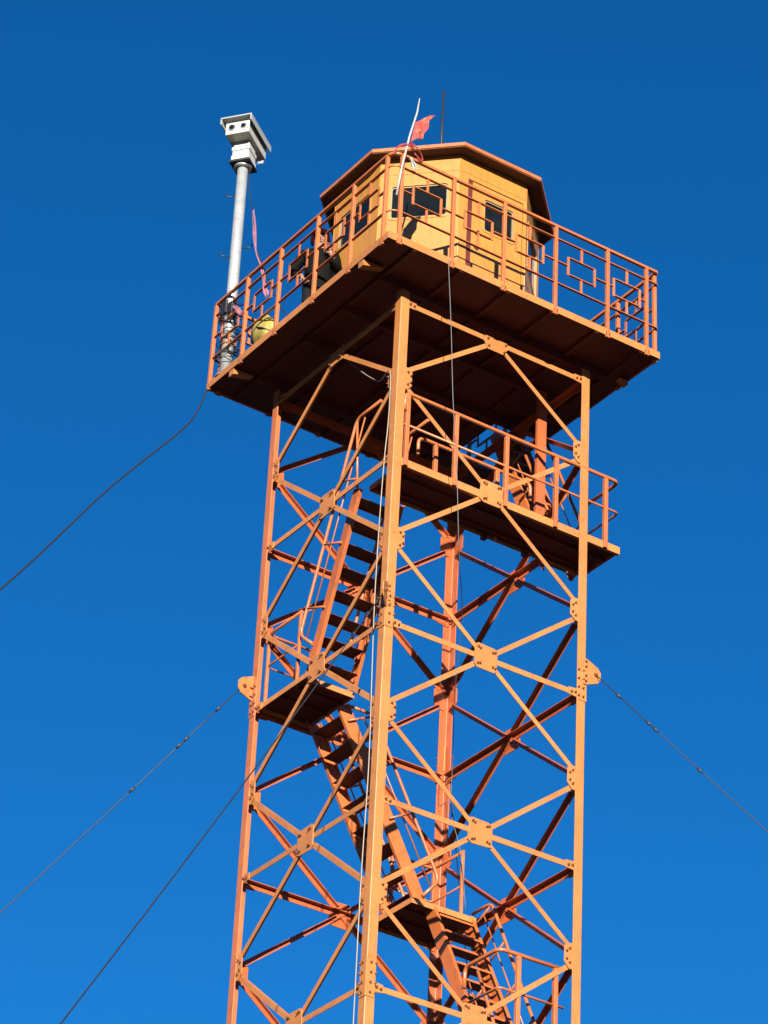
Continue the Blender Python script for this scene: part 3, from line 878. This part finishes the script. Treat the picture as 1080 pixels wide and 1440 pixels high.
GW = [((0, 0), (-1, -1), 22.1, "near leg"), ((S, 0), (1, -1), 19.5, "right leg"), ((0, S), (-1, 1), 20, "left leg"), ((S, S), (1, 1), 20, "back leg")]
lab = {"near leg": "steel guy wire running down left from the nearest tower leg", "right leg": "steel guy wire running down right from the right hand tower leg",
       "left leg": "steel guy wire running down left from the plate on the left hand tower leg", "back leg": "steel guy wire running down behind the tower from the back leg"}
for (cx, cy), (sx, sy), D, nm in GW:
    st = V((cx+sx*.05, cy+sy*.02, GZ))
    if nm == "right leg": st = V((cx+.12, cy-.03, GZ))
    if nm == "left leg": st = V((cx-.13, cy-.02, GZ))
    en = V((cx+sx*D/2**.5, cy+sy*D/2**.5, GROUND+.25))
    root = empty("guy_wire", st); tag(root, lab[nm], "guy wire", "guy wires bracing the tower")
    bm = bmesh.new(); n = 24
    tube(bm, [st.lerp(en, k/n)-Z*(.9*(k/n)*(1-k/n)) for k in range(n+1)], .0068, 6)
    build("wire", bm, M_WIRE, root)
    bm = bmesh.new()
    for t in (.012, .030, .034, .060):
        p = st.lerp(en, t)-Z*(.9*t*(1-t)); q = st.lerp(en, t+.0035)-Z*(.9*(t+.0035)*(1-t-.0035))
        tube(bm, [p, p.lerp(q, .5), q], [.009, .019, .009], 8)
        build("wire_clamp", bm, M_WIRE, root); bm = bmesh.new()
    bm.free()
    bm = bmesh.new(); box(bm, (en.x-.3, en.y-.3, GROUND-.2), (en.x+.3, en.y+.3, GROUND+.25)); build("anchor_block", bm, M_CONC, root, bevel=.02)

# ------------------------------------------------------------ person
def skin(name, chains, m, parent, loc, rot, root_i=0, sub=2, root_all=True):
    """chains: list of lists of (x,y,z,rx,ry) ; shared points are welded"""
    me = bpy.data.meshes.new(name); idx = {}; vs = []; es = []; rr = []
    for ch in chains:
        prev = None
        for (x, y, z, r1, r2) in ch:
            key = (round(x, 4), round(y, 4), round(z, 4))
            if key not in idx: idx[key] = len(vs); vs.append((x, y, z)); rr.append((r1, r2))
            i = idx[key]
            if prev is not None and prev != i: es.append((prev, i))
            prev = i
    me.from_pydata(vs, es, [])
    me.materials.append(m)
    o = bpy.data.objects.new(name, me); COL.objects.link(o)
    sk = o.modifiers.new('skin', 'SKIN'); sk.use_smooth_shade = True
    for i, r in enumerate(rr): me.skin_vertices[0].data[i].radius = r
    me.skin_vertices[0].data[root_i].use_root = True
    s_ = o.modifiers.new('sub', 'SUBSURF'); s_.levels = sub; s_.render_levels = sub
    o.parent = parent
    return o
per = empty("person", (-.05, 1.85, DZ+.086)); per.rotation_euler = (0, 0, rad(-33))
tag(per, "person in a black jacket and maroon fur hat behind the left railing by the cabin", "person")
# local frame: faces -Y, +X is image right; height 1.70
fing = []
def hand(wx, wy, wz, dx, dy, dz, side):
    w = V((wx, wy, wz)); d = V((dx, dy, dz)).normalized(); s_ = V((0, -1, 0)).cross(d).normalized()*side
    out_ = [[(w.x, w.y, w.z, .024, .02), (*(w+d*.045), .036, .017), (*(w+d*.085), .038, .016)]]
    for q, L in ((-.028, .062), (-.010, .074), (.010, .070), (.028, .055)):
        b = w+d*.085; c1 = w+d*.10+s_*q
        c2 = c1+d*L*.5+V((0, -.012, 0)); c3 = c1+d*L*.85+V((0, -.035, 0))
        out_.append([(*b, .038, .016), (*c1, .010, .010), (*c2, .009, .009), (*c3, .008, .008)])
    c0_ = w+d*.03; t1 = c0_+s_*-.045+d*.025; t2 = t1+d*.035+V((0, -.02, 0))
    out_.append([(*(w+d*.045), .036, .017), (*t1, .011, .011), (*t2, .009, .009)])
    return out_
pel = (0, 0, .92, .14, .10)
body = [[pel, (0, 0, 1.08, .13, .09), (0, .005, 1.25, .15, .10), (0, .01, 1.38, .13, .09), (0, .005, 1.45, .055, .055), (0, -.01, 1.51, .055, .06), (0, -.03, 1.58, .078, .095), (0, -.025, 1.655, .07, .085)],
        [pel, (-.09, 0, .86, .085, .085), (-.10, -.01, .48, .058, .06), (-.10, .01, .10, .042, .045), (-.10, -.04, .045, .038, .035), (-.10, -.14, .035, .036, .026)],
        [pel, (.09, 0, .86, .085, .085), (.10, -.01, .48, .058, .06), (.10, .01, .10, .042, .045), (.10, -.04, .045, .038, .035), (.10, -.14, .035, .036, .026)],
        [(0, .01, 1.38, .13, .09), (-.17, .01, 1.38, .06, .06), (-.31, .03, 1.13, .042, .042), (-.20, -.10, .97, .03, .028)],
        [(0, .01, 1.38, .13, .09), (.17, .01, 1.38, .06, .06), (.25, -.02, 1.12, .042, .042), (.16, -.20, 1.24, .03, .028)],
        # nose, ears
        ]
body += [[(*V((-.20, -.10, .97)), .03, .028)] + hand(-.20, -.10, .97, .5, -.15, -.8, 1)[0][1:]] + hand(-.20, -.10, .97, .5, -.15, -.8, 1)[1:]
body += [[(*V((.16, -.20, 1.24)), .03, .028)] + hand(.16, -.20, 1.24, -.45, -.25, .85, -1)[0][1:]] + hand(.16, -.20, 1.24, -.45, -.25, .85, -1)[1:]
skin("body", body, M_SKIN, per, None, None)
jb = [[(0, 0, .74, .21, .16), (0, 0, .86, .20, .15), (0, 0, 1.05, .185, .14), (0, .005, 1.22, .20, .145), (0, .01, 1.37, .185, .125), (0, .005, 1.44, .085, .085)],
      [(0, .01, 1.37, .185, .125), (-.19, .01, 1.365, .085, .085), (-.33, .03, 1.12, .068, .068), (-.215, -.09, .98, .055, .055)],
      [(0, .01, 1.37, .185, .125), (.19, .01, 1.365, .085, .085), (.265, -.02, 1.10, .068, .068), (.17, -.185, 1.215, .052, .052)]]
skin("jacket", jb, M_JACKET, per, None, None)
tb = [[(0, 0, .90, .16, .125), (-.095, 0, .80, .10, .10), (-.105, -.01, .48, .08, .08), (-.105, .005, .13, .068, .068)],
      [(0, 0, .90, .16, .125), (.095, 0, .80, .10, .10), (.105, -.01, .48, .08, .08), (.105, .005, .13, .068, .068)]]
skin("trousers", tb, M_TROUS, per, None, None)
for s in (-1, 1):
    skin("boot", [[(s*.10, .01, .16, .058, .058), (s*.10, .01, .06, .055, .055), (s*.10, -.06, .05, .05, .045), (s*.10, -.15, .042, .045, .036)]], M_BLACK, per, None, None)
def eggpart(name, c, r, m, parent=per, seg=16):
    bm = bmesh.new(); bmesh.ops.create_uvsphere(bm, u_segments=seg, v_segments=10, radius=1)
    for v in bm.verts: v.co = V((v.co.x*r[0], v.co.y*r[1], v.co.z*r[2]))+V(c)
    me = bpy.data.meshes.new(name); bm.to_mesh(me); bm.free(); me.materials.append(m)
    for p in me.polygons: p.use_smooth = True
    o = bpy.data.objects.new(name, me); COL.objects.link(o); o.parent = parent; return o
eggpart("nose", (0, -.128, 1.572), (.014, .02, .022), M_SKIN)
for s in (-1, 1):
    eggpart("eye", (s*.030, -.112, 1.598), (.011, .008, .008), M_BLACK)
    eggpart("ear", (s*.080, -.02, 1.58), (.012, .02, .03), M_SKIN)
M_LIP = mat("lips", (0.30, 0.09, 0.07), .5, bump=0)
eggpart("mouth", (0, -.116, 1.535), (.024, .010, .006), M_LIP)
# hat with a turned-up front and hanging ear flaps
bm = bmesh.new(); bmesh.ops.create_uvsphere(bm, u_segments=28, v_segments=18, radius=1)
for v in bm.verts:
    c = v.co.copy(); k = 1+.04*math.sin(c.x*13)*math.sin(c.z*11+c.y*9)
    v.co = V((c.x*.112*k, c.y*.122*k-.022, 1.66+(c.z*.085*k if c.z > 0 else c.z*.03)))
hat = build("hat", bm, M_HAT, None, smooth=True); hat.parent = per
for s in (-1, 1):
    eggpart("ear_flap", (s*.098, -.02, 1.585), (.026, .055, .085), M_HAT, hat)
eggpart("hat_brim", (0, -.118, 1.665), (.085, .03, .045), M_HAT, hat)
